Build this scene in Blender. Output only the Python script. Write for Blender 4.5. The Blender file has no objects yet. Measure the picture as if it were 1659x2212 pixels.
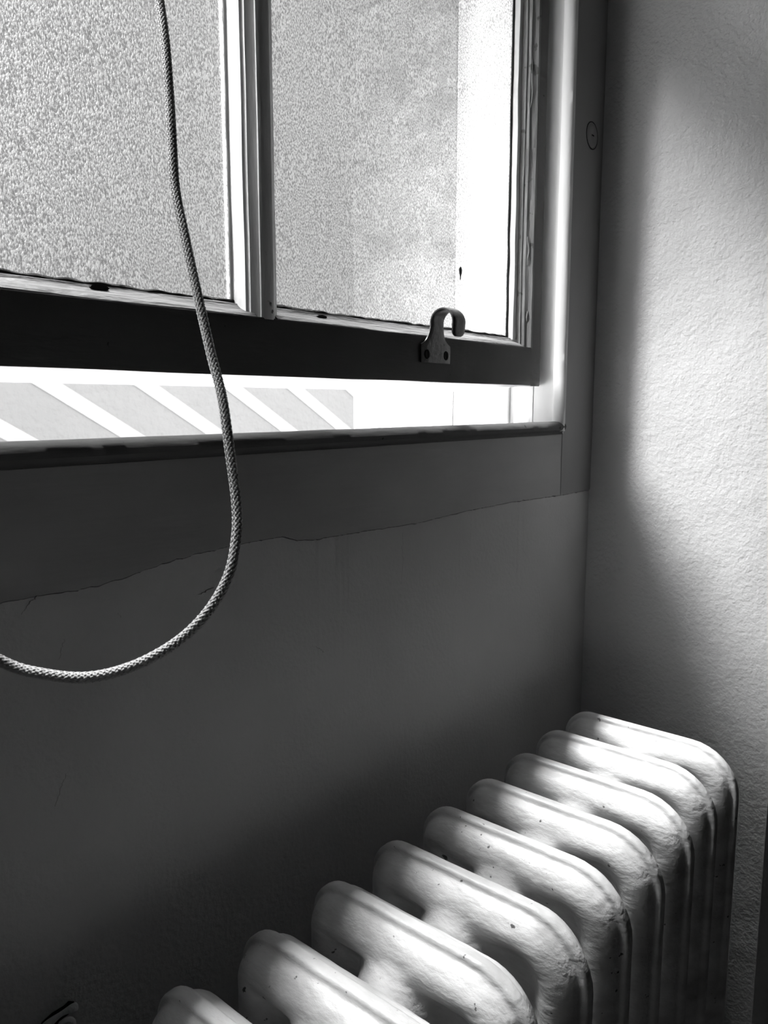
import bpy, bmesh, math, random
from mathutils import Vector, noise, Matrix
random.seed(4)
C = bpy.context.scene.collection
sc = bpy.context.scene
H = 1.10                                  # camera height above the floor; all z below are relative to it

# ------------------------------------------------------------------ camera
PITCH, AZ, F = math.radians(8.0), math.radians(39.8), 1661.0
cd = bpy.data.cameras.new('camera'); cam = bpy.data.objects.new('camera', cd); C.objects.link(cam)
cam.location = (0, 0, H)
cam.rotation_euler = (math.radians(90) - PITCH, 0, AZ - math.radians(90))
cd.sensor_fit = 'VERTICAL'; cd.sensor_height = 36.0; cd.lens = F / 2212 * 36.0
cd.clip_start = 0.02; cd.clip_end = 100
cd.dof.use_dof = True; cd.dof.focus_distance = 0.62; cd.dof.aperture_fstop = 18.0
sc.camera = cam
fw = Vector((math.cos(AZ) * math.cos(PITCH), math.sin(AZ) * math.cos(PITCH), -math.sin(PITCH)))
rt = Vector((math.sin(AZ), -math.cos(AZ), 0)); up = rt.cross(fw)

# ------------------------------------------------------------------ sky, sun, exposure
w = bpy.data.worlds.new('sky'); sc.world = w; w.use_nodes = True
w.node_tree.nodes['Background'].inputs[0].default_value = (1, 1, 1, 1)
w.node_tree.nodes['Background'].inputs[1].default_value = 5.0
sl = bpy.data.lights.new('sun', 'SUN'); sun = bpy.data.objects.new('sun', sl); C.objects.link(sun)
sl.energy = 180.0; sl.angle = math.radians(24)
sd = Vector((.0, -.56, -1.80))
sun.rotation_euler = sd.to_track_quat('-Z', 'Y').to_euler(); sun.location = (-2, 3, 5)
pl = bpy.data.lights.new('added_spot', 'SPOT'); lamp = bpy.data.objects.new('added_spot', pl); C.objects.link(lamp)
pl.energy = 3000; pl.spot_size = math.radians(24); pl.spot_blend = 1.0; pl.shadow_soft_size = .22  # added spot, not a lamp of the yard; makes the bright patch on wall_right
lamp.location = (-.45, 1.17, H + 1.27)
lamp.rotation_euler = (Vector((.92, .27, H - .13)) - lamp.location).to_track_quat('-Z', 'Y').to_euler()
p2 = bpy.data.lights.new('added_spot', 'SPOT'); lamp2 = bpy.data.objects.new('added_spot', p2); C.objects.link(lamp2)
p2.energy = 8000; p2.spot_size = math.radians(9.5); p2.spot_blend = 1.0; p2.shadow_soft_size = .14  # second added spot, unseen, to brighten the last radiator sections
lamp2.location = (.64, 1.08, H + 2.0)
lamp2.rotation_euler = (Vector((.80, .33, H - .36)) - lamp2.location).to_track_quat('-Z', 'Y').to_euler()
sc.view_settings.view_transform = 'Standard'; sc.view_settings.look = 'None'
sc.view_settings.gamma = 1.0; sc.view_settings.use_curve_mapping = False
sc.view_settings.exposure = 0.0
sc.cycles.max_bounces = 10; sc.cycles.transparent_max_bounces = 12; sc.cycles.sample_clamp_indirect = 4.0

# ------------------------------------------------------------------ materials
def mat(name, col, rough=.6, bumps=(), spots=None, spec=.4, metal=0, tint=None):
    """bumps: (scale, stretch xyz, distance, detail); spots: (scale, lo, hi, colour)"""
    m = bpy.data.materials.new(name); m.use_nodes = True; nt = m.node_tree; N = nt.nodes; L = nt.links
    b = N['Principled BSDF']; b.inputs['Base Color'].default_value = (col, col, col, 1)
    b.inputs['Roughness'].default_value = rough; b.inputs['Specular IOR Level'].default_value = spec
    b.inputs['Metallic'].default_value = metal
    geo = N.new('ShaderNodeNewGeometry')
    def coord(st):
        mp = N.new('ShaderNodeMapping'); mp.inputs['Scale'].default_value = st
        L.new(geo.outputs['Position'], mp.inputs[0]); return mp.outputs[0]
    prev = None
    for (s, st, dist, det) in bumps:
        n = N.new('ShaderNodeTexNoise'); n.inputs['Scale'].default_value = s; n.inputs['Detail'].default_value = det
        L.new(coord(st), n.inputs['Vector'])
        bp = N.new('ShaderNodeBump'); bp.inputs['Distance'].default_value = dist; bp.inputs['Strength'].default_value = 1
        L.new(n.outputs[0], bp.inputs['Height'])
        if prev: L.new(prev, bp.inputs['Normal'])
        prev = bp.outputs[0]
    if prev: L.new(prev, b.inputs['Normal'])
    colout = None
    if tint:                                # slow tonal unevenness: (scale, stretch, amount)
        n = N.new('ShaderNodeTexNoise'); n.inputs['Scale'].default_value = tint[0]; n.inputs['Detail'].default_value = 5
        L.new(coord(tint[1]), n.inputs['Vector'])
        mr = N.new('ShaderNodeMapRange'); mr.inputs['From Min'].default_value = .3; mr.inputs['From Max'].default_value = .7
        mr.inputs['To Min'].default_value = col * (1 - tint[2]); mr.inputs['To Max'].default_value = min(.95, col * (1 + tint[2]))
        L.new(n.outputs[0], mr.inputs[0]); colout = mr.outputs[0]
    if spots:
        n = N.new('ShaderNodeTexNoise'); n.inputs['Scale'].default_value = spots[0]; n.inputs['Detail'].default_value = 3
        L.new(coord((1, 1, 1)), n.inputs['Vector'])
        mr = N.new('ShaderNodeMapRange'); mr.inputs['From Min'].default_value = spots[1]; mr.inputs['From Max'].default_value = spots[2]
        L.new(n.outputs[0], mr.inputs[0])
        mx = N.new('ShaderNodeMix'); mx.data_type = 'FLOAT'; mx.inputs[3].default_value = spots[3]; mx.inputs[2].default_value = col
        if colout: L.new(colout, mx.inputs[2])
        L.new(mr.outputs[0], mx.inputs[0]); colout = mx.outputs[0]
    if colout: L.new(colout, b.inputs['Base Color'])
    return m

U = (1, 1, 1)
M = {}
M['plaster'] = mat('painted_plaster', .58, .75, [(220, U, .0006, 4), (9, U, .004, 3)], tint=(5, U, .07), spec=.2)
M['board'] = mat('painted_board', .39, .5, [(120, (.12, 1, 1), .0007, 4), (14, (.5, 1, 1), .002, 2)], tint=(14, (.4, 1, 1), .10), spec=.3)
M['board_v'] = mat('painted_upright_board', .32, .5, [(120, (1, 1, .12), .0005, 4)], tint=(10, (1, 1, .3), .08), spec=.3)
M['rollered'] = mat('rollered_wall_paint', .80, .7, [(210, U, .0016, 2), (26, U, .003, 2)], tint=(4, U, .03), spec=.2)
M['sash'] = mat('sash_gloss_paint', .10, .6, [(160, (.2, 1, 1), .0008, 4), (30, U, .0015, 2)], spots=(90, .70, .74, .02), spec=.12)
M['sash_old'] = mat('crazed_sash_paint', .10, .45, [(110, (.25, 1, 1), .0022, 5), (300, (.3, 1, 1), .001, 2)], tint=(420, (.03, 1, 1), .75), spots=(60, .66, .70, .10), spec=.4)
M['sash_v'] = mat('sash_stile_paint', .85, .40, [(110, (1, 1, .2), .0012, 4)], spots=(70, .70, .73, .15), spec=.4)
M['sash_peel'] = mat('peeling_stile_paint', .24, .45, [(150, (1, 1, .3), .0016, 4)], spots=(70, .64, .67, .10), spec=.4)
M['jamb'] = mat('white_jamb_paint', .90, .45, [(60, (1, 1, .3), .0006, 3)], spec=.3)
M['casing'] = mat('outer_casing_paint', .6, .6, [(60, (1, 1, .3), .0006, 3)], spec=.2)
M['radiator'] = mat('old_radiator_enamel', .60, .42, [(170, (1, .45, 1), .0011, 4), (28, U, .0022, 3)], tint=(34, (1, .5, 1), .32), spots=(130, .705, .735, .10), spec=.45)
M['stone'] = mat('limestone', .15, .9, [(60, U, .006, 6)], tint=(26, U, .5), spots=(38, .52, .62, .05), spec=.1)
M['render'] = mat('grey_render', .19, .9, [(30, U, .01, 4)], tint=(1.5, U, .08), spec=.1)
M['lit_stripe'] = mat('painted_light_stripe', .30, .8, [(40, U, .004, 3)], spec=.1)  # paler colour stands for light falling on the rendered wall
M['paving'] = mat('paving', .12, .9, [(12, U, .01, 4)], spec=.1)
M['sill'] = mat('painted_stone_sill', .80, .6, [(50, U, .002, 4)], spec=.2)
M['dark'] = mat('dim_room_paint', .12, .8, [(30, U, .002, 2)], spec=.1)
M['floor'] = mat('dark_floorboards', .12, .6, [(20, (.1, 1, 1), .002, 3)], spec=.2)
M['void'] = mat('bare_dark_hole', .02, .9, [(90, U, .003, 4)], spec=.1)
M['steel'] = mat('worn_dark_steel', .035, .30, [(160, U, .0004, 2)], spots=(420, .62, .66, .01), metal=0, spec=.45)
M['brass'] = mat('dull_brass', .35, .35, [(90, U, .0004, 2)], metal=1)
M['cord'] = mat('braided_polyester', .45, .42, [(2500, U, .0002, 1)], spec=.5)
M['core'] = mat('cord_core', .25, .8, [(900, U, .0002, 1)])
M['drip'] = mat('dried_paint_drip', .02, .4, [(400, U, .0003, 1)])
M['lead'] = mat('painted_pipe_end', .92, .5, [(160, U, .002, 3)])

def glass_mat():
    m = bpy.data.materials.new('obscured_textured_glass'); m.use_nodes = True; nt = m.node_tree; N = nt.nodes; L = nt.links
    for n in list(N): N.remove(n)
    out = N.new('ShaderNodeOutputMaterial'); tc = N.new('ShaderNodeTexCoord')
    # the direction of the hammered grain wanders slowly over the pane
    wn = N.new('ShaderNodeTexNoise'); wn.inputs['Scale'].default_value = 7; wn.inputs['Detail'].default_value = 1
    L.new(tc.outputs['Object'], wn.inputs['Vector'])
    sm = N.new('ShaderNodeVectorMath'); sm.operation = 'SCALE'; sm.inputs['Scale'].default_value = .02
    L.new(wn.outputs['Color'], sm.inputs[0])
    ad = N.new('ShaderNodeVectorMath'); ad.operation = 'ADD'
    L.new(tc.outputs['Object'], ad.inputs[0]); L.new(sm.outputs[0], ad.inputs[1])
    mp = N.new('ShaderNodeMapping'); mp.inputs['Scale'].default_value = (1.0, .5, .55); mp.inputs['Rotation'].default_value = (0, .3, 0)
    L.new(ad.outputs[0], mp.inputs[0])
    n1 = N.new('ShaderNodeTexNoise'); n1.inputs['Scale'].default_value = 900; n1.inputs['Detail'].default_value = 2.5
    L.new(mp.outputs[0], n1.inputs['Vector'])
    bp = N.new('ShaderNodeBump'); bp.inputs['Distance'].default_value = .0011; L.new(n1.outputs[0], bp.inputs['Height'])
    tr = N.new('ShaderNodeBsdfTransparent')
    rf = N.new('ShaderNodeBsdfRefraction'); rf.inputs['Roughness'].default_value = .75; rf.inputs['IOR'].default_value = 1.12
    rf.inputs['Color'].default_value = (.80, .80, .80, 1); L.new(bp.outputs[0], rf.inputs['Normal'])
    tl = N.new('ShaderNodeBsdfTranslucent'); tl.inputs['Color'].default_value = (.9, .9, .9, 1); L.new(bp.outputs[0], tl.inputs['Normal'])
    # clear and cloudy cells of the pressed relief
    mr = N.new('ShaderNodeMapRange'); mr.inputs['From Min'].default_value = .38; mr.inputs['From Max'].default_value = .62
    mr.inputs['To Min'].default_value = .20; mr.inputs['To Max'].default_value = .95; L.new(n1.outputs[0], mr.inputs[0])
    L.new(mr.outputs[0], tr.inputs['Color'])
    m4 = N.new('ShaderNodeMapRange'); m4.inputs['From Min'].default_value = .38; m4.inputs['From Max'].default_value = .62
    m4.inputs['To Min'].default_value = .16; m4.inputs['To Max'].default_value = .60; L.new(n1.outputs[0], m4.inputs[0]); L.new(m4.outputs[0], rf.inputs['Color'])
    m1 = N.new('ShaderNodeMixShader'); m1.inputs[0].default_value = .010; L.new(rf.outputs[0], m1.inputs[1]); L.new(tl.outputs[0], m1.inputs[2])
    m2 = N.new('ShaderNodeMixShader'); m2.inputs[0].default_value = .83; L.new(tr.outputs[0], m2.inputs[1]); L.new(m1.outputs[0], m2.inputs[2])
    gl = N.new('ShaderNodeBsdfGlossy'); gl.inputs['Roughness'].default_value = .18; L.new(bp.outputs[0], gl.inputs['Normal'])
    m3 = N.new('ShaderNodeMixShader'); m3.inputs[0].default_value = .05; L.new(m2.outputs[0], m3.inputs[1]); L.new(gl.outputs[0], m3.inputs[2])
    L.new(m3.outputs[0], out.inputs[0]); return m
M['glass'] = glass_mat()
def clear_mat():
    m = bpy.data.materials.new('smooth_glass_side'); m.use_nodes = True; nt = m.node_tree; N = nt.nodes; L = nt.links
    for n in list(N): N.remove(n)
    out = N.new('ShaderNodeOutputMaterial'); tr = N.new('ShaderNodeBsdfTransparent'); tr.inputs[0].default_value = (.96, .96, .96, 1)
    gl = N.new('ShaderNodeBsdfGlossy'); gl.inputs['Roughness'].default_value = .05
    m3 = N.new('ShaderNodeMixShader'); m3.inputs[0].default_value = .05; L.new(tr.outputs[0], m3.inputs[1]); L.new(gl.outputs[0], m3.inputs[2])
    L.new(m3.outputs[0], out.inputs[0]); return m
M['clear'] = clear_mat()

# ------------------------------------------------------------------ helpers
def link(name, verts, faces, m, parent=None, smooth=False, label=None, kind=None, cat=None, group=None, stuff=False):
    me = bpy.data.meshes.new(name); me.from_pydata([tuple(v) for v in verts], [], faces)
    bm = bmesh.new(); bm.from_mesh(me); bmesh.ops.recalc_face_normals(bm, faces=bm.faces); bm.to_mesh(me); bm.free()
    me.materials.append(m)
    if smooth:
        for p in me.polygons: p.use_smooth = True
    o = bpy.data.objects.new(name, me); C.objects.link(o)
    if parent:
        o.parent = parent
    else:
        o.location = (0, 0, H)
    if label: o['label'] = label
    if cat: o['category'] = cat
    if group: o['group'] = group
    if kind: o['kind'] = kind
    return o
def empty(name, label=None, cat=None, kind=None, group=None):
    o = bpy.data.objects.new(name, None); C.objects.link(o); o.location = (0, 0, H)
    if label: o['label'] = label
    if cat: o['category'] = cat
    if kind: o['kind'] = kind
    if group: o['group'] = group
    return o
def box(name, x0, x1, y0, y1, z0, z1, m, parent=None, bev=0, **k):
    v = [(x, y, z) for x in (x0, x1) for y in (y0, y1) for z in (z0, z1)]
    f = [(0, 1, 3, 2), (4, 6, 7, 5), (0, 4, 5, 1), (2, 3, 7, 6), (0, 2, 6, 4), (1, 5, 7, 3)]
    o = link(name, v, f, m, parent, **k)
    if bev:
        bm = bmesh.new(); bm.from_mesh(o.data)
        bmesh.ops.bevel(bm, geom=bm.edges[:], offset=bev, segments=3, affect='EDGES', profile=.5)
        bm.to_mesh(o.data); bm.free()
        for p in o.data.polygons: p.use_smooth = True
    return o
def sweep(name, prof, axis, a0, a1, m, parent=None, step=.004, amp=0, closed=True, seed=0, freq=60, miter=None, smooth=True, stretch=.25, **k):
    """prof: 2D points; axis 'x': (y,z) points swept along X; axis 'z': (x,y) points swept along Z"""
    n = max(1, int(abs(a1 - a0) / step)); V = []; Fc = []; P = len(prof)
    for i in range(n + 1):
        a = a0 + (a1 - a0) * i / n
        for (p, q) in prof:
            c = a
            if miter: c = miter(a, i, n, p, q)
            co = Vector((c, p, q)) if axis == 'x' else Vector((p, q, c))
            if amp:
                s = Vector((co.x * (stretch if axis == 'x' else 1), co.y, co.z * (stretch if axis == 'z' else 1))) * freq + Vector((seed, 0, 0))
                d = noise.noise(s) * .7 + noise.noise(s * 2.7) * .5
                e = noise.noise(s * 1.1 + Vector((9, 3, 7)))
                if axis == 'x': co += Vector((0, d * amp, e * amp))
                else: co += Vector((d * amp, e * amp, 0))
            V.append(co)
    for i in range(n):
        for j in range(P if closed else P - 1):
            a = i * P + j; b = i * P + (j + 1) % P
            Fc.append((a, b, b + P, a + P))
    if closed: Fc += [tuple(range(P)), tuple(range(n * P, n * P + P))]
    o = link(name, V, Fc, m, parent, smooth=smooth, **k)
    if smooth: sharp(o)
    return o
def sharp(o, ang=38):
    bm = bmesh.new(); bm.from_mesh(o.data)
    for e in bm.edges:
        if len(e.link_faces) == 2 and e.calc_face_angle(0) > math.radians(ang): e.smooth = False
    bm.to_mesh(o.data); bm.free()
def tube(name, pts, r, m, parent=None, sides=12, **k):
    pts = [Vector(p) for p in pts]; V = []; Fc = []; nrm = None
    for i, p in enumerate(pts):
        t = (pts[min(i + 1, len(pts) - 1)] - pts[max(i - 1, 0)]).normalized()
        if nrm is None: nrm = t.orthogonal().normalized()
        nrm = (nrm - t * nrm.dot(t)).normalized(); b = t.cross(nrm)
        rr = r(i / (len(pts) - 1)) if callable(r) else r
        for j in range(sides):
            a = 2 * math.pi * j / sides; V.append(p + (nrm * math.cos(a) + b * math.sin(a)) * rr)
    for i in range(len(pts) - 1):
        for j in range(sides):
            a = i * sides + j; b_ = i * sides + (j + 1) % sides; Fc.append((a, b_, b_ + sides, a + sides))
    Fc += [tuple(range(sides)), tuple(range(len(V) - sides, len(V)))]
    return link(name, V, Fc, m, parent, smooth=True, **k)
def catmull(P, n):
    P = [Vector(p) for p in P]; out = []
    Q = [2 * P[0] - P[1]] + P + [2 * P[-1] - P[-2]]
    for i in range(1, len(Q) - 2):
        a, b, c, d = Q[i - 1], Q[i], Q[i + 1], Q[i + 2]
        for k in range(n):
            t = k / n
            out.append(.5 * ((2 * b) + (c - a) * t + (2 * a - 5 * b + 4 * c - d) * t * t + (3 * b - a - 3 * c + d) * t ** 3))
    out.append(P[-1]); return out
def ray(x, y): return fw * F + rt * (x - 829.5) - up * (y - 1106)     # to measure the photograph's points
def onY(x, y, Y): d = ray(x, y); return d * (Y / d.y)

D = .45; XC = .9745                         # window-wall plane, right-hand corner
OZ0, OX1 = -.030, .884                      # window opening: sill level, right reveal

# ------------------------------------------------------------------ room shell
crackpx = [(-60, 1316), (0, 1302), (80, 1287), (190, 1270), (270, 1247), (350, 1217), (430, 1195), (500, 1178), (600, 1160), (620, 1160),
           (640, 1167), (680, 1165), (740, 1155), (800, 1145), (900, 1130), (1000, 1105), (1100, 1085), (1220, 1068), (1262, 1060)]
cp = [onY(x, y, D) for x, y in crackpx]
def crack_z(X):
    if X < cp[0].x: z = -.1150
    else:
        z = cp[-1].z
        for a, b in zip(cp, cp[1:]):
            if a.x <= X <= b.x: z = a.z + (b.z - a.z) * (X - a.x) / (b.x - a.x); break
    return z + .0011 * noise.noise(Vector((X * 120, 0, 1))) + .0006 * noise.noise(Vector((X * 420, 2, 0)))
xs = [-1.7, -.6, 0] + [.12 + (XC - .12) * i / 500 for i in range(501)]
def sheet(name, rows, yf, yb, m, **k):      # rows: functions z(X), bottom to top, all on one plane, with a lip at the joint
    V = []; Fc = []; n = len(xs)
    for r in rows:
        for X in xs: V.append((X, yf(X, r(X)), r(X)))
    for r in (rows[-1], rows[0]):
        for X in xs: V.append((X, yb, r(X)))
    R = len(rows) + 2
    for i in range(R):
        for j in range(n - 1):
            a = i * n + j; b = ((i + 1) % R) * n + j; Fc.append((a, a + 1, b + 1, b))
    return link(name, V, Fc, m, smooth=True, **k)
low = sheet('wall_back', [lambda X: -H, lambda X: -.6, lambda X: -.3, lambda X: -.16, lambda X: crack_z(X) - .006, lambda X: crack_z(X) - .0007 - .0009 * max(0, noise.noise(Vector((X * 60, 5, 0))))],
            lambda X, z: D + (.0006 if z > -.1185 else 0), .462, M['plaster'], kind='structure', label='dim painted plaster wall behind the radiator, below the crack')
sharp(low, 50)
apr = sheet('trim_1', [crack_z, lambda X: crack_z(X) + .005, lambda X: -.07, lambda X: -.0378], lambda X, z: D - .0006 - .0006 * max(0, noise.noise(Vector((X * 25, z * 60, 0)))),
            .460, M['board'], kind='structure', label='dim painted apron board between window bead and crack')
sharp(apr, 50)
# upright lining between window and corner, with a faint step where the apron meets it
box('trim_2', .8885, XC, .4485, .470, -.1142, 1.6, M['board_v'], bev=.0006, kind='structure', label='dim upright window lining beside the corner')
# hairline cracks and scratches in the paint
def hair(pts, m='board_v', w=.00013):
    V = []; Fc = []; P_ = []
    for (x0, y0), (x1, y1) in zip(pts, pts[1:]):
        for k in range(8): P_.append((x0 + (x1 - x0) * k / 8 + random.uniform(-2.2, 2.2), y0 + (y1 - y0) * k / 8 + random.uniform(-2.2, 2.2)))
    P_.append(pts[-1])
    for i, (x, y) in enumerate(P_):
        c = onY(x, y, D); h = w * (.4 + .6 * math.sin(math.pi * i / (len(P_) - 1))); dx, dy = (pts[-1][0] - pts[0][0], pts[-1][1] - pts[0][1])
        ox, oz = (0, h) if abs(dx) > abs(dy) else (h, 0)
        V += [(c.x - ox, D - .00015, c.z - oz), (c.x + ox, D - .00015, c.z + oz), (c.x + ox, D + .001, c.z + oz), (c.x - ox, D + .001, c.z - oz)]
    for i in range(len(P_) - 1):
        for k in range(4): Fc.append((4 * i + k, 4 * i + (k + 1) % 4, 4 * i + 4 + (k + 1) % 4, 4 * i + 4 + k))
    h_ = link('hairline_crack', V, Fc, M[m], low)
for p in ([(82, 1288), (62, 1304), (46, 1328)], [(143, 1668), (132, 1702), (119, 1742)], [(683, 1398), (690, 1400), (700, 1410)], [(430, 1286), (462, 1270)], [(140, 1378), (134, 1400), (126, 1425)], [(255, 1325), (262, 1333)]): hair(p)
hair([(868, 1152), (870, 1200), (866, 1262)], 'plaster', .0004)
cap = empty('screw_cap', 'small round painted cap on the upright window lining near the corner', 'cap')
c0 = onY(1279, 293, .4483); cap.location = (c0.x, .4485, c0.z + H)
V = []; Fc = []; n = 40
prof = [(.0155, .0002), (.0150, -.0004), (.0142, -.0004), (.0138, .0004), (.0132, -.0009), (.010, -.0013), (.004, -.0012), (.0034, -.0003), (.0008, -.0002)]
for r, y in prof:
    for j in range(n):
        a = 2 * math.pi * j / n; V.append((r * math.cos(a), y, r * math.sin(a)))
for i in range(len(prof) - 1):
    for j in range(n): Fc.append((i * n + j, i * n + (j + 1) % n, (i + 1) * n + (j + 1) % n, (i + 1) * n + j))
Fc.append(tuple((len(prof) - 1) * n + j for j in range(n)))
link('cap_disc', V, Fc, M['board_v'], cap, smooth=True)
V = [(r_ * math.cos(2 * math.pi * j / n), y_, r_ * math.sin(2 * math.pi * j / n)) for (r_, y_) in ((.0163, .0002), (.0161, -.0006), (.0153, -.0006), (.0151, .0002)) for j in range(n)]
link('groove', V, [(i * n + j, i * n + (j + 1) % n, (i + 1) * n + (j + 1) % n, (i + 1) * n + j) for i in range(3) for j in range(n)], M['void'], cap, smooth=True)
box('slot', -.0028, .0028, -.0017, -.0011, -.0006, .0006, M['void'], cap)
box('wall_right', XC, 1.16, .203, .80, -H, 1.65, M['rollered'], kind='structure', label='rollered plaster wall at right catching soft window light')
box('wall_return', XC + .0001, 1.95, .2035, .26, -H, 1.65, M['dark'], kind='structure')
box('wall_far_right', 1.9, 2.0, -2.1, .25, -H, 1.65, M['dark'], kind='structure')
box('wall_front', -1.7, 2.0, -2.2, -2.1, -H, 1.65, M['dark'], kind='structure')
box('wall_left', -1.8, -1.7, -2.2, .9, -H, 1.65, M['dark'], kind='structure')
box('floor', -1.8, 2.0, -2.2, .85, -H - .1, -H, M['floor'], kind='structure')
box('ceiling', -1.8, 2.0, -2.2, .85, 1.65, 1.75, M['dark'], kind='structure')
# masonry of the window wall, behind the linings
ms = empty('wall_outer', kind='structure')
box('masonry', -1.7, XC, .4625, .81, -H, -.05, M['render'], ms)
box('masonry', .92, XC, .47, .80, -.05, 1.65, M['render'], ms)
box('masonry', -1.7, XC, .455, .84, 1.45, 1.65, M['render'], ms)
box('masonry', -1.7, -1.25, .455, .84, -.05, 1.45, M['render'], ms)
link('sill_slab', [(x, y, z) for x in (-1.25, .92) for (y, z) in ((.458, -.050), (.458, -.032), (.90, -.056), (.90, -.085))], [(0, 1, 2, 3), (4, 7, 6, 5), (0, 4, 5, 1), (1, 5, 6, 2), (2, 6, 7, 3), (3, 7, 4, 0)], M['sill'], ms)
# bead round the opening
bead = [(.0, .0), (-.004, .0006), (-.0075, .003), (-.0088, .0065), (-.0075, .0105), (-.0035, .0128), (-.0025, .0142), (-.0025, .0160), (.0055, .0160), (.0055, .0010), (.003, 0)]
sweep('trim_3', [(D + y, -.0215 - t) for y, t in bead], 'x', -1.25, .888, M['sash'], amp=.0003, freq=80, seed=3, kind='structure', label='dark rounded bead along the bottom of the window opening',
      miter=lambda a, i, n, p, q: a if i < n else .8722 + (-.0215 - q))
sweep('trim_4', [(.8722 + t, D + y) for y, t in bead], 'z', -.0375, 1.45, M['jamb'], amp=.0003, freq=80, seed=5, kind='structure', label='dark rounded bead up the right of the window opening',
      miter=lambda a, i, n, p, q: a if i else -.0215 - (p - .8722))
# right reveal of the opening: inner lining, old outer lining, groove strip, white casing, stone
box('trim_5', OX1, .925, .459, .4885, OZ0 - .006, 1.45, M['jamb'], bev=.001, kind='structure', label='bright white inner jamb beside the sash')
jb = sweep('trim_6', [(OX1, .489), (OX1 - .0005, .496), (OX1, .505), (OX1 + .0003, .5165), (.925, .5165), (.925, .489)], 'z', OZ0 - .004, 1.45, M['sash_v'], amp=.0012, freq=90, kind='structure', label='flaking outer jamb beyond the sash')
box('trim_7', OX1 + .004, .925, .517, .5245, OZ0 - .004, 1.45, M['board_v'], kind='structure', label='grey groove strip in the outer jamb')
box('trim_8', OX1, .925, .525, .612, OZ0 - .004, 1.45, M['casing'], bev=.002, kind='structure', label='white outer casing of the window')
# stone quoins: pieces of their own
st = empty('stone_reveal', kind='structure', label='rough stone blocks at the outer edge of the window opening')
z = -.065; i = 0
while z < 1.40:
    h = (.62, .44, .50)[i % 3]
    y1 = (.798, .800, .796)[i % 3]
    b = box('stone_block', OX1 + .001, .93, .615, y1, z + .004, min(z + h - .004, 1.45), M['stone'], st)
    bm = bmesh.new(); bm.from_mesh(b.data)
    bmesh.ops.subdivide_edges(bm, edges=bm.edges[:], cuts=7, use_grid_fill=True)
    for v in bm.verts:
        q = v.co * 28; dd = noise.noise(q) * .004 + noise.noise(q * 3) * .002
        v.co += Vector((abs(dd), dd * .8, dd))
    bm.to_mesh(b.data); bm.free()
    z += h; i += 1

# ------------------------------------------------------------------ outdoors
box('ground', -12, 14, .95, 20, -H - .5, -H - .4, M['paving'], kind='structure', label='pale yard paving outside')
ow = empty('wall_outside', kind='structure', label='grey rendered wall across the yard with diagonal light stripes built as pale strips')
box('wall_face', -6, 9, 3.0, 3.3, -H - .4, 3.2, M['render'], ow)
for x0 in (.70, 1.17, 1.65, 2.10, 2.58, 3.0, 3.45):  # stripes of light across the wall, built as thin pale strips
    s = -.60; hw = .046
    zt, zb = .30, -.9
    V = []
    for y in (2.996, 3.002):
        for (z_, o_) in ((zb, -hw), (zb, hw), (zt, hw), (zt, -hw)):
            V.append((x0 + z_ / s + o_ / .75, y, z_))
    link('light_stripe', V, [(0, 1, 2, 3), (4, 7, 6, 5), (0, 4, 5, 1), (1, 5, 6, 2), (2, 6, 7, 3), (3, 7, 4, 0)], M['lit_stripe'], ow)

# ------------------------------------------------------------------ the raised lower sash
W1 = empty('window_1', kind='structure', label='old painted sash raised a little, with obscured glass panes')
YF, YG, YB = .478, .503, .518
SX0, SX1 = -1.245, .8795
R0, RT, RG = .0215, .0685, .0805            # rail underside, top of its face, glass line
# bottom rail
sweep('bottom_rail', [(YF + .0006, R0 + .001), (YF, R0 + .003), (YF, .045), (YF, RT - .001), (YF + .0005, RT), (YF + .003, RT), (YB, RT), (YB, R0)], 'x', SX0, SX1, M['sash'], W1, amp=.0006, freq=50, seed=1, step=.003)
def rail_mould(x0, x1, seed):
    pr = [(YF + .002, RT - .004), (YF + .0015, RT + .0005), (YF + .005, RT + .0035), (YF + .010, RT + .0052), (YF + .015, RT + .0075),
          (YF + .0185, RT + .0105), (YF + .0190, RG - .0004), (YG - .0035, RG), (YG - .0005, RG + .0006), (YG, RT - .004)]
    sweep('glazing_moulding', pr, 'x', x0, x1, M['sash_old'], W1, amp=.0009, freq=70, seed=seed, step=.0025, stretch=.16)
    # ragged bed of putty against the glass
    sweep('putty_line', [(YG - .0012, RG - .002), (YG - .0018, RG + .0018), (YG - .0004, RG + .0030), (YG + .0006, RG + .0026), (YG + .0006, RG - .002)], 'x', x0 + .002, x1 - .002, M['void'], W1, amp=.0014, freq=140, seed=seed + 20, step=.0015, stretch=.5)
mu = (-.858, -.429, .0, .429)
rail_mould(.016, .418, 7); rail_mould(.440, .838, 15); rail_mould(-1.21, .0, 18)
# weather bar outside, underside sloping
sweep('weather_bar', [(YB, R0), (YB, .040), (.530, .034), (.549, .021), (.549, .0150)], 'x', SX0, SX1, M['jamb'], W1, amp=.0003, freq=50, seed=2)
# muntins
def muntin(xc, name='muntin', half=.0165):
    L_ = [(-half, YG), (-half, .4868), (-half + .0022, .4862), (-half + .0028, .4840), (-half + .0062, .4825), (-half + .0092, .4800), (-half + .0094, .4788), (-half + .0118, YF - .0003)]
    pr = [(xc + a, b) for a, b in L_] + [(xc - a, b) for a, b in reversed(L_)] + [(xc + .010, YB), (xc - .010, YB)]
    sweep(name, pr, 'z', RT - .001, .620, M['sash_v'], W1, amp=.0004, freq=60, seed=xc * 10, step=.003, stretch=.2)
    for s in (-1, 1):
        sweep('putty_line', [(xc + s * (half - .001), YG + .001), (xc + s * (half - .001), YG - .0016), (xc + s * (half + .0022), YG - .0010), (xc + s * (half + .0026), YG + .001)], 'z', RG, .615, M['core'], W1, amp=.0006, freq=120, seed=xc + s, step=.003)
for x in mu: muntin(x)
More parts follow.
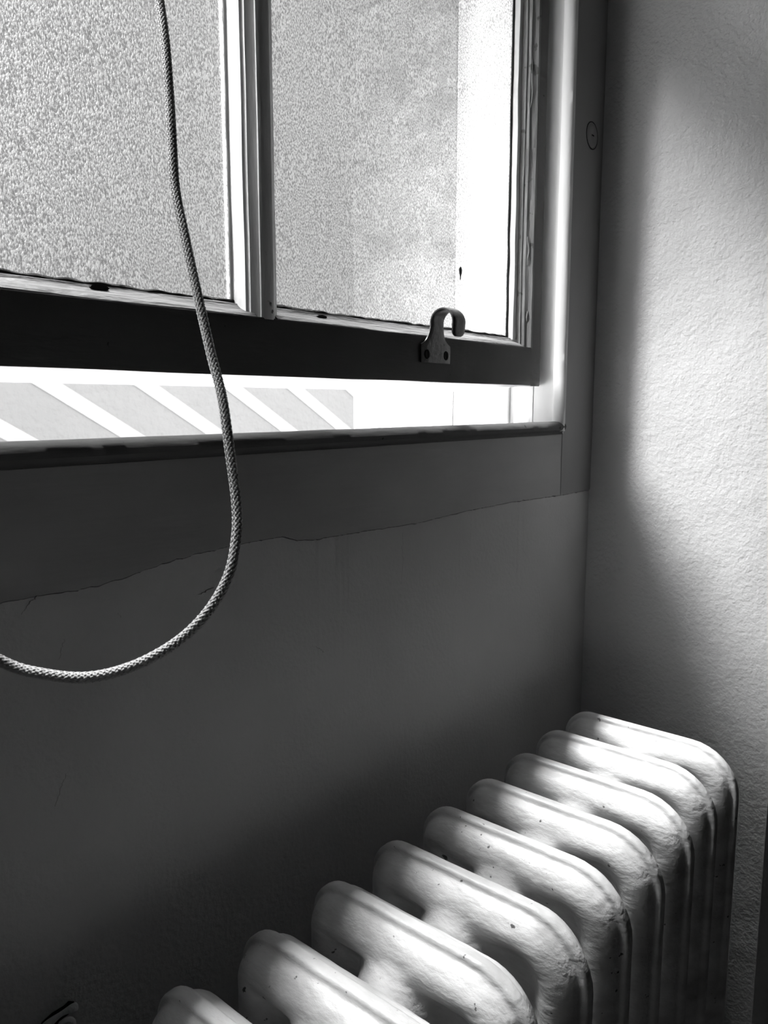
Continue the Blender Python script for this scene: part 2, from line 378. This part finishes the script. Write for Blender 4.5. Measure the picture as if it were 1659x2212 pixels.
# right stile with its peeling inner edge
sweep('stile', [(.8565, YF), (.8785, YF), (SX1, YF + .001), (SX1, YB), (.857, YB)], 'z', R0 + .0005, .62, M['sash'], W1, amp=.0004, freq=40, seed=8, step=.004)
sweep('stile_moulding', [(.8585, YF - .0002), (.8560, YF + .0005), (.8548, .4815), (.8538, .4835), (.8505, .4850), (.8495, .4880), (.8475, .4890), (.8468, .4925), (.8440, YG), (.8585, YG)], 'z', RT - .001, .62,
      M['sash_peel'], W1, amp=.0012, freq=85, seed=11, step=.002, stretch=.14)
sweep('glazing_fillet', [(.8470, .4935), (.8400, .4945), (.8385, YG), (.8470, YG)], 'z', RG - .002, .62, M['jamb'], W1, amp=.0008, freq=80, seed=31, step=.002, stretch=.22)
sweep('putty_line', [(.8388, YG), (.8384, YG - .0022), (.8368, YG - .0014), (.8366, YG)], 'z', RG, .62, M['void'], W1, amp=.0006, freq=120, seed=41, step=.002)
# curls of lifted paint on the stile
for (za, ln, off) in ((.40, .055, 0), (.20, .034, .001), (.120, .026, .002)):
    pts = []
    for t in range(13):
        u = t / 12; pts.append((.8512 + off + .0012 * math.sin(u * 9 + za * 50), .4842 - .0016 * math.sin(math.pi * u), za - ln * u))
    tube('paint_curl', pts, lambda u: .0003 + .0006 * math.sin(math.pi * min(1, u * 1.02)), M['sash_peel'], W1, sides=7)
box('stile', SX0, -1.210, YF, YB, RT, .62, M['sash_v'], W1, bev=.001)
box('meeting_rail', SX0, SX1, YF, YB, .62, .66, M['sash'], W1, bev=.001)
for a, b in ((-1.213, -.872), (-.8435, -.4435), (-.4145, -.0145), (.0145, .4145), (.4435, .8395)):
    box('pane', a, b, YG, YG + .004, RG - .006, .626, M['glass'], W1)
# old drip of dark paint on the right-hand pane
pc = onY(995, 588, YG - .0006)
V = []; Fc = []
ol = [(0, .0068), (.0018, .0062), (.0030, .0040), (.0031, .0012), (.0022, -.0022), (.0010, -.0050), (.0004, -.0084), (0, -.0098), (-.0006, -.0080), (-.0010, -.0046), (-.0022, -.0010), (-.0031, .0018), (-.0028, .0046), (-.0014, .0064)]
for sc_, y in ((1, .0004), (.8, -.0004), (.4, -.0009)):
    for a, b in ol: V.append((pc.x + a * sc_, pc.y + y, pc.z + b * sc_))
n = len(ol)
for r in range(2):
    for j in range(n): Fc.append((r * n + j, r * n + (j + 1) % n, (r + 1) * n + (j + 1) % n, (r + 1) * n + j))
Fc += [tuple(range(n)), tuple(range(2 * n, 3 * n))]
link('paint_drip', V, Fc, M['drip'], W1, smooth=True, label='black teardrop-shaped drip dried on the glass')
# chips missing from the rail moulding
for (px, py, ln, hh) in ((213, 622, .014, .0019), (693, 684, .012, .0013), (560, 668, .006, .001)):
    q = onY(px, py, .4945); V = []; k = 12
    for y in (-.0020, .0012):
        for j in range(k):
            a = 2 * math.pi * j / k; r_ = 1 + .35 * noise.noise(Vector((j * 1.7, px, 0)))
            V.append((q.x + ln * .5 * math.cos(a) * r_, q.y + y + .0, q.z + hh * math.sin(a) * r_))
    link('paint_chip', V, [tuple(range(k)), tuple(range(k, 2 * k))] + [(j, (j + 1) % k, k + (j + 1) % k, k + j) for j in range(k)], M['void'], W1)

# upper sash in the outer track, above the picture
W2 = empty('window_2', kind='structure')
box('bottom_rail', SX0, SX1, .521, .556, .615, .655, M['sash'], W2, bev=.001)
box('stile', SX0, -1.210, .521, .556, .655, 1.42, M['sash_v'], W2); box('stile', .85, SX1, .521, .556, .655, 1.42, M['sash_v'], W2)
box('top_rail', SX0, SX1, .521, .556, 1.40, 1.45, M['sash'], W2)
for x in mu: box('muntin', x - .014, x + .014, .521, .556, .655, 1.40, M['sash_v'], W2)
for a, b in ((-1.212, -.872), (-.844, -.443), (-.415, -.014), (.014, .415), (.443, .85)): box('pane', a, b, .540, .544, .652, 1.402, M['glass'], W2)
box('frame_jamb', -1.27, SX0 - .001, .46, .60, -.03, 1.45, M['jamb'], W2)

for o in list(W1.children) + list(W2.children):
    if o.name.startswith('pane'):
        o.data.materials.append(M['clear'])
        ymin = min(v.co.y for v in o.data.vertices)
        for p in o.data.polygons: p.material_index = 0 if all(abs(o.data.vertices[i].co.y - ymin) < 1e-5 for i in p.vertices) else 1

# ------------------------------------------------------------------ the lift hook on the rail
W_ = .0255                                 # plate half width
xc = .6555
def hook():
    root = bpy.data.objects.new('lift_hook', None)
    T = .0030
    # centre line in (Y,z) with half width, plate first
    path = [(.4768, .0418, W_), (.4768, .0440, W_), (.4768, .050, W_), (.4768, .0560, W_), (.4768, .0598, W_), (.4768, .0612, W_ - .0030), (.4768, .0632, .0190), (.4767, .0655, .0163), (.4765, .0682, .0144), (.4763, .0712, .0130), (.4760, .0745, .0120), (.4757, .0775, .0113), (.4755, .0795, .0110)]
    cy, cz, r = .4620, .0812, .0137
    for k in range(1, 25):
        a = math.radians(-4 + 196 * k / 24); path.append((cy + r * math.cos(a), cz + r * math.sin(a), .0110))
    y_, z_, _ = path[-1]
    path += [(y_ + .0002, z_ - .0035, .0109), (y_ + .0005, z_ - .007, .0104), (y_ + .0008, z_ - .0095, .0085), (y_ + .001, z_ - .0112, .0050)]
    V = []; Fc = []; cols = 9
    n = len(path)
    for side in (1, -1):
        for i, (y, z, hw) in enumerate(path):
            y0, z0, _ = path[max(i - 1, 0)]; y1, z1, _ = path[min(i + 1, n - 1)]
            ty, tz = y1 - y0, z1 - z0; l = math.hypot(ty, tz); ny, nz = -tz / l, ty / l    # normal
            for j in range(cols):
                u = -1 + 2 * j / (cols - 1)
                e = (1 - .55 * abs(u) ** 8)
                V.append((xc + u * hw, y + ny * T * .5 * side * e, z + nz * T * .5 * side * e))
    for s in range(2):
        for i in range(n - 1):
            for j in range(cols - 1):
                a = s * n * cols + i * cols + j; Fc.append((a, a + 1, a + cols + 1, a + cols))
    o2 = n * cols
    for i in range(n - 1):
        for j in (0, cols - 1): a = i * cols + j; Fc.append((a, a + cols, a + cols + o2, a + o2))
    for i in (0, n - 1):
        for j in range(cols - 1): a = i * cols + j; Fc.append((a, a + 1, a + 1 + o2, a + o2))
    o = link('lift_hook', V, Fc, M['steel'], W1, smooth=True, label='worn bright-edged metal finger hook'); sharp(o, 45)
    for s in (-1, 1):                       # screws sunk in their countersinks
        V = []; Fc = []; k = 20; pr = [(.0042, .4753), (.0041, .4749), (.0034, .4749), (.0030, .4751), (.0006, .4751)]
        for r_, y in pr:
            for j in range(k):
                a = 2 * math.pi * j / k; V.append((xc + s * .0165 + r_ * .95 * math.cos(a), y, .0500 + r_ * 1.15 * math.sin(a)))
        for i in range(len(pr) - 1):
            for j in range(k): Fc.append((i * k + j, i * k + (j + 1) % k, (i + 1) * k + (j + 1) % k, (i + 1) * k + j))
        Fc.append(tuple((len(pr) - 1) * k + j for j in range(k)))
        link('screw', V, Fc, M['void'], o, smooth=True)
hook()

# ------------------------------------------------------------------ the hanging cord
rp = [(345, 0), (358, 100), (369, 250), (378, 400), (397, 500), (423, 620), (455, 760), (480, 860), (497, 980), (511, 1090), (510, 1165), (493, 1245), (448, 1323), (382, 1387), (290, 1438), (190, 1463), (90, 1455), (0, 1427)]
P = []
for i, (x, y) in enumerate(rp):
    dp = .0062 * 1661 / (21.3 + 4.9 * i / 17); d = ray(x, y); P.append(d * (dp / d.dot(fw)))
P = [Vector((.352, .470, .625)), Vector((.353, .468, .50)), P[0] + (P[0] - P[1]) * 3.2 + Vector((-.004, -.012, 0)), P[0] + (P[0] - P[1]) * 1.1] + P + [Vector((.135, .400, -.100)), Vector((.112, .420, -.02)), Vector((.125, .440, .12)), Vector((.19, .458, .32)), Vector((.29, .468, .52)), Vector((.348, .470, .628))]
line = catmull(P, 24)
# resample evenly
acc = [0]
for a, b in zip(line, line[1:]): acc.append(acc[-1] + (b - a).length)
Ltot = acc[-1]; STEP = .0011; N_ = int(Ltot / STEP); res = []; j = 0
for i in range(N_ + 1):
    s = Ltot * i / N_
    while j < len(acc) - 2 and acc[j + 1] < s: j += 1
    t = (s - acc[j]) / max(1e-9, acc[j + 1] - acc[j]); res.append(line[j].lerp(line[j + 1], t))
fr = []; nrm = None
for i, p in enumerate(res):
    t = (res[min(i + 1, N_)] - res[max(i - 1, 0)]).normalized()
    if nrm is None: nrm = t.orthogonal().normalized()
    nrm = (nrm - t * nrm.dot(t)).normalized(); fr.append((p, t, nrm.copy(), t.cross(nrm)))
NS, PIT, RB = 8, .0255, .00235
V = []; Fc = []
for fam in (1, -1):
    for sidx in range(NS):
        base = len(V); K = 6
        for i, (p, t, n1, b1) in enumerate(fr):
            s = i * Ltot / N_; th = fam * 2 * math.pi * s / PIT + 2 * math.pi * sidx / NS + (0 if fam > 0 else math.pi / NS)
            # over two under two
            wv = math.sin(NS * s * 2 * math.pi / PIT + (0 if fam > 0 else math.pi))
            rr = RB + .00034 * wv
            rad = n1 * math.cos(th) + b1 * math.sin(th); tang = -n1 * math.sin(th) + b1 * math.cos(th)
            dirv = (t * (PIT / (2 * math.pi)) + tang * fam * RB).normalized(); side = dirv.cross(rad)
            c = p + rad * rr
            for k in range(K):
                a = 2 * math.pi * k / K; V.append(c + side * (.00074 * math.cos(a)) + rad * (.00046 * math.sin(a)))
        for i in range(N_):
            for k in range(K):
                a = base + i * K + k; b = base + i * K + (k + 1) % K; Fc.append((a, b, b + K, a + K))
cord = empty('braided_cord', 'pale braided cord hanging in a loop in front of the window', 'cord')
link('braid', V, Fc, M['cord'], cord, smooth=True)
tube('core', [f[0] for f in fr[::4]], .0020, M['core'], cord, sides=10)
eye = []
for k in range(21):
    a = 2 * math.pi * k / 20; eye.append((.350 + .007 * math.sin(a), .470, .632 + .007 * math.cos(a)))
tube('screw_eye', eye, .0014, M['brass'], W1, sides=8); tube('eye_shank', [(.350, .470, .639), (.350, .482, .639)], .0014, M['brass'], W1, sides=8)

# ------------------------------------------------------------------ the radiator
Y0, Y1, ZT, ZB = .196, .390, -.3550, -1.03
PITCHX = .0700
yc = (Y0 + Y1) / 2; RF, RK = .050, .030
HUBS = [(.300, ZT - .055), (.300, ZB + .055)]
def ss(a, b, x): t = max(0, min(1, (x - a) / (b - a))); return t * t * (3 - 2 * t)
def ring(d):
    pts = []; a0, a1, b0, b1 = Y0 + d, Y1 - d, ZB + d, ZT - d
    rf = max(RF - d, .004 + .04 * max(0, .05 - d)); rk = max(RK - d, .004 + .05 * max(0, .04 - d))
    lim = (a1 - a0) / 2 - .0005; rf = min(rf, lim); rk = min(rk, lim)
    def arc(cy, cz, r, s0): return [(cy + r * math.cos(math.radians(s0 + 90 * k / 9)), cz + r * math.sin(math.radians(s0 + 90 * k / 9))) for k in range(10)]
    A = arc(a1 - rk, b1 - rk, rk, 0); B = arc(a0 + rf, b1 - rf, rf, 90); Cc = arc(a0 + rf, b0 + rf, rf, 180); Dd = arc(a1 - rk, b0 + rk, rk, 270)
    def lin(p, q, n, den=1):
        return [(p[0] + (q[0] - p[0]) * (k / n) ** den, p[1] + (q[1] - p[1]) * (k / n) ** den) for k in range(1, n)]
    pts += A + lin(A[-1], B[0], 44) + B
    # side going down: dense near the top
    dn = [(k / 56) ** 1.7 for k in range(1, 56)]
    pts += [(B[-1][0] + (Cc[0][0] - B[-1][0]) * u, B[-1][1] + (Cc[0][1] - B[-1][1]) * u) for u in dn]
    pts += Cc + lin(Cc[-1], Dd[0], 44) + Dd
    pts += [(Dd[-1][0] + (A[0][0] - Dd[-1][0]) * (1 - u), Dd[-1][1] + (A[0][1] - Dd[-1][1]) * (1 - u)) for u in reversed(dn)]
    return pts
# cross-section: (inset, half thickness), seam bead then shoulder
XS = [(0, 0), (.0000, .0022), (.0004, .0038), (.0013, .0050), (.0027, .0055), (.0042, .0059), (.0052, .0068), (.0058, .0084), (.0066, .0108), (.0082, .0140), (.0106, .0170),
      (.0135, .0193), (.0165, .0207), (.0195, .0214), (.0225, .0215), (.0255, .0210), (.0285, .0197), (.0310, .0178), (.0332, .0156), (.0355, .0134), (.0380, .0114), (.0405, .0101), (.0430, .0093),
      (.0455, .0089), (.048, .0088), (.051, .0088), (.054, .0088), (.057, .0088), (.061, .0088), (.065, .0088), (.069, .0088), (.073, .0088), (.078, .0088), (.083, .0088), (.089, .0088), (.0940, .0088)]
def section_mesh():
    V = []; Fc = []; rings = [(d, h, 1) for d, h in reversed(XS[1:])] + [(d, h, -1) for d, h in XS]
    Pn = None
    for (d, h, sg) in rings:
        R_ = ring(d); Pn = len(R_)
        for (y, z) in R_:
            hh = h
            if d > .004:
                # column bulge fades: flutes between the tubes lower down
                if d > .03:
                    fl = .5 - .5 * math.cos((y - Y0) / (Y1 - Y0) * 2 * math.pi * 3)
                    low_ = ss(ZT - .09, ZT - .17, z) * ss(ZB + .09, ZB + .17, z) if False else ss(0, .08, (ZT - .09) - z) * ss(0, .08, z - (ZB + .09))
                    hh = hh + .006 * fl * low_ * ss(.03, .045, d)
                for (hy, hz) in HUBS:
                    dy = (y - hy) / 1.12; dz = (z - hz); r = math.hypot(dy, dz)
                    s = 1 - ss(.019, .039, r); s = s ** 1.6
                    s *= ss(.006, .017, d)
                    hh = hh + (PITCHX / 2 + .0004 - hh) * s
                q = Vector((y, z, sg * 3)) * 30; hh += .0005 * noise.noise(q) + .0003 * noise.noise(q * 3)
            V.append((hh * sg, y, z))
    n = len(rings)
    for i in range(n - 1):
        for j in range(Pn):
            a = i * Pn + j; b = i * Pn + (j + 1) % Pn; Fc.append((a, b, b + Pn, a + Pn))
    Fc += [tuple(range(Pn)), tuple(range((n - 1) * Pn, n * Pn))]
    return V, Fc
rad = empty('column_radiator', 'old cream painted cast iron column radiator below the window', 'radiator')
rad.location = (0, 0, 0)
V, Fc = section_mesh()
first = None; XL = .8075
for k in range(11):
    x = XL - .0700 * k
    if first is None:
        first = link('radiator_section', V, Fc, M['radiator'], rad, smooth=True); o = first
    else:
        o = first.copy(); C.objects.link(o); o.parent = rad
    o.location = (x, .0006 * math.sin(k * 2.3), H + .0008 * math.sin(k * 1.7))
    o.rotation_euler = (0, 0, .004 * math.sin(k * 3.1))
    if k in (0, 10):
        for yy in (.225, .335):
            V2 = []; F2 = []; pr = [(.022, 0), (.022, .006), (.014, .020), (.012, .045), (.017, .085)]
            for r_, z_ in pr:
                for j in range(16): a = 2 * math.pi * j / 16; V2.append((x + r_ * .8 * math.cos(a), yy + r_ * math.sin(a), z_))
            for i in range(4):
                for j in range(16): F2.append((i * 16 + j, i * 16 + (j + 1) % 16, (i + 1) * 16 + (j + 1) % 16, (i + 1) * 16 + j))
            F2 += [tuple(range(16)), tuple(range(64, 80))]
            link('foot', V2, F2, M['radiator'], rad, smooth=True)
xv = XL - .7 - .035
tube('valve_pipe', [(xv + .004, .30, H + ZB + .055), (xv - .05, .30, H + ZB + .055), (xv - .06, .30, H + ZB + .03), (xv - .062, .30, 0)], .010, M['radiator'], rad)

# ------------------------------------------------------------------ pipe end out of a hole in the plaster, bottom left
stub = empty('pipe_stub', 'short bent painted pipe end poking from a hole in the plaster, bottom left', 'pipe')
def wp(x, y, Y): v = onY(x, y, Y); return (v.x, v.y, v.z)
tube('pipe_end', catmull([wp(70, 2245, .449), wp(105, 2212, .443), wp(130, 2192, .440), wp(152, 2180, .438), wp(168, 2174, .437)], 6), lambda u: .0022 + .0006 * math.sin(u * 9) - .0008 * (u > .97), M['lead'], stub, sides=9)
tube('pipe_end', catmull([wp(120, 2240, .449), wp(132, 2212, .444), wp(148, 2202, .441), wp(158, 2206, .440), wp(160, 2224, .441)], 6), .0016, M['lead'], stub, sides=9)
V = []; ol = [(82, 2240), (90, 2208), (112, 2188), (138, 2172), (148, 2162), (160, 2163), (160, 2175), (150, 2190), (128, 2206), (112, 2235)]
for Y in (.4494, .4506):
    for a in ol: V.append(onY(a[0], a[1], Y))
n = len(ol)
link('plaster_hole', V, [tuple(range(n)), tuple(range(n, 2 * n))] + [(j, (j + 1) % n, n + (j + 1) % n, n + j) for j in range(n)], M['void'], stub)
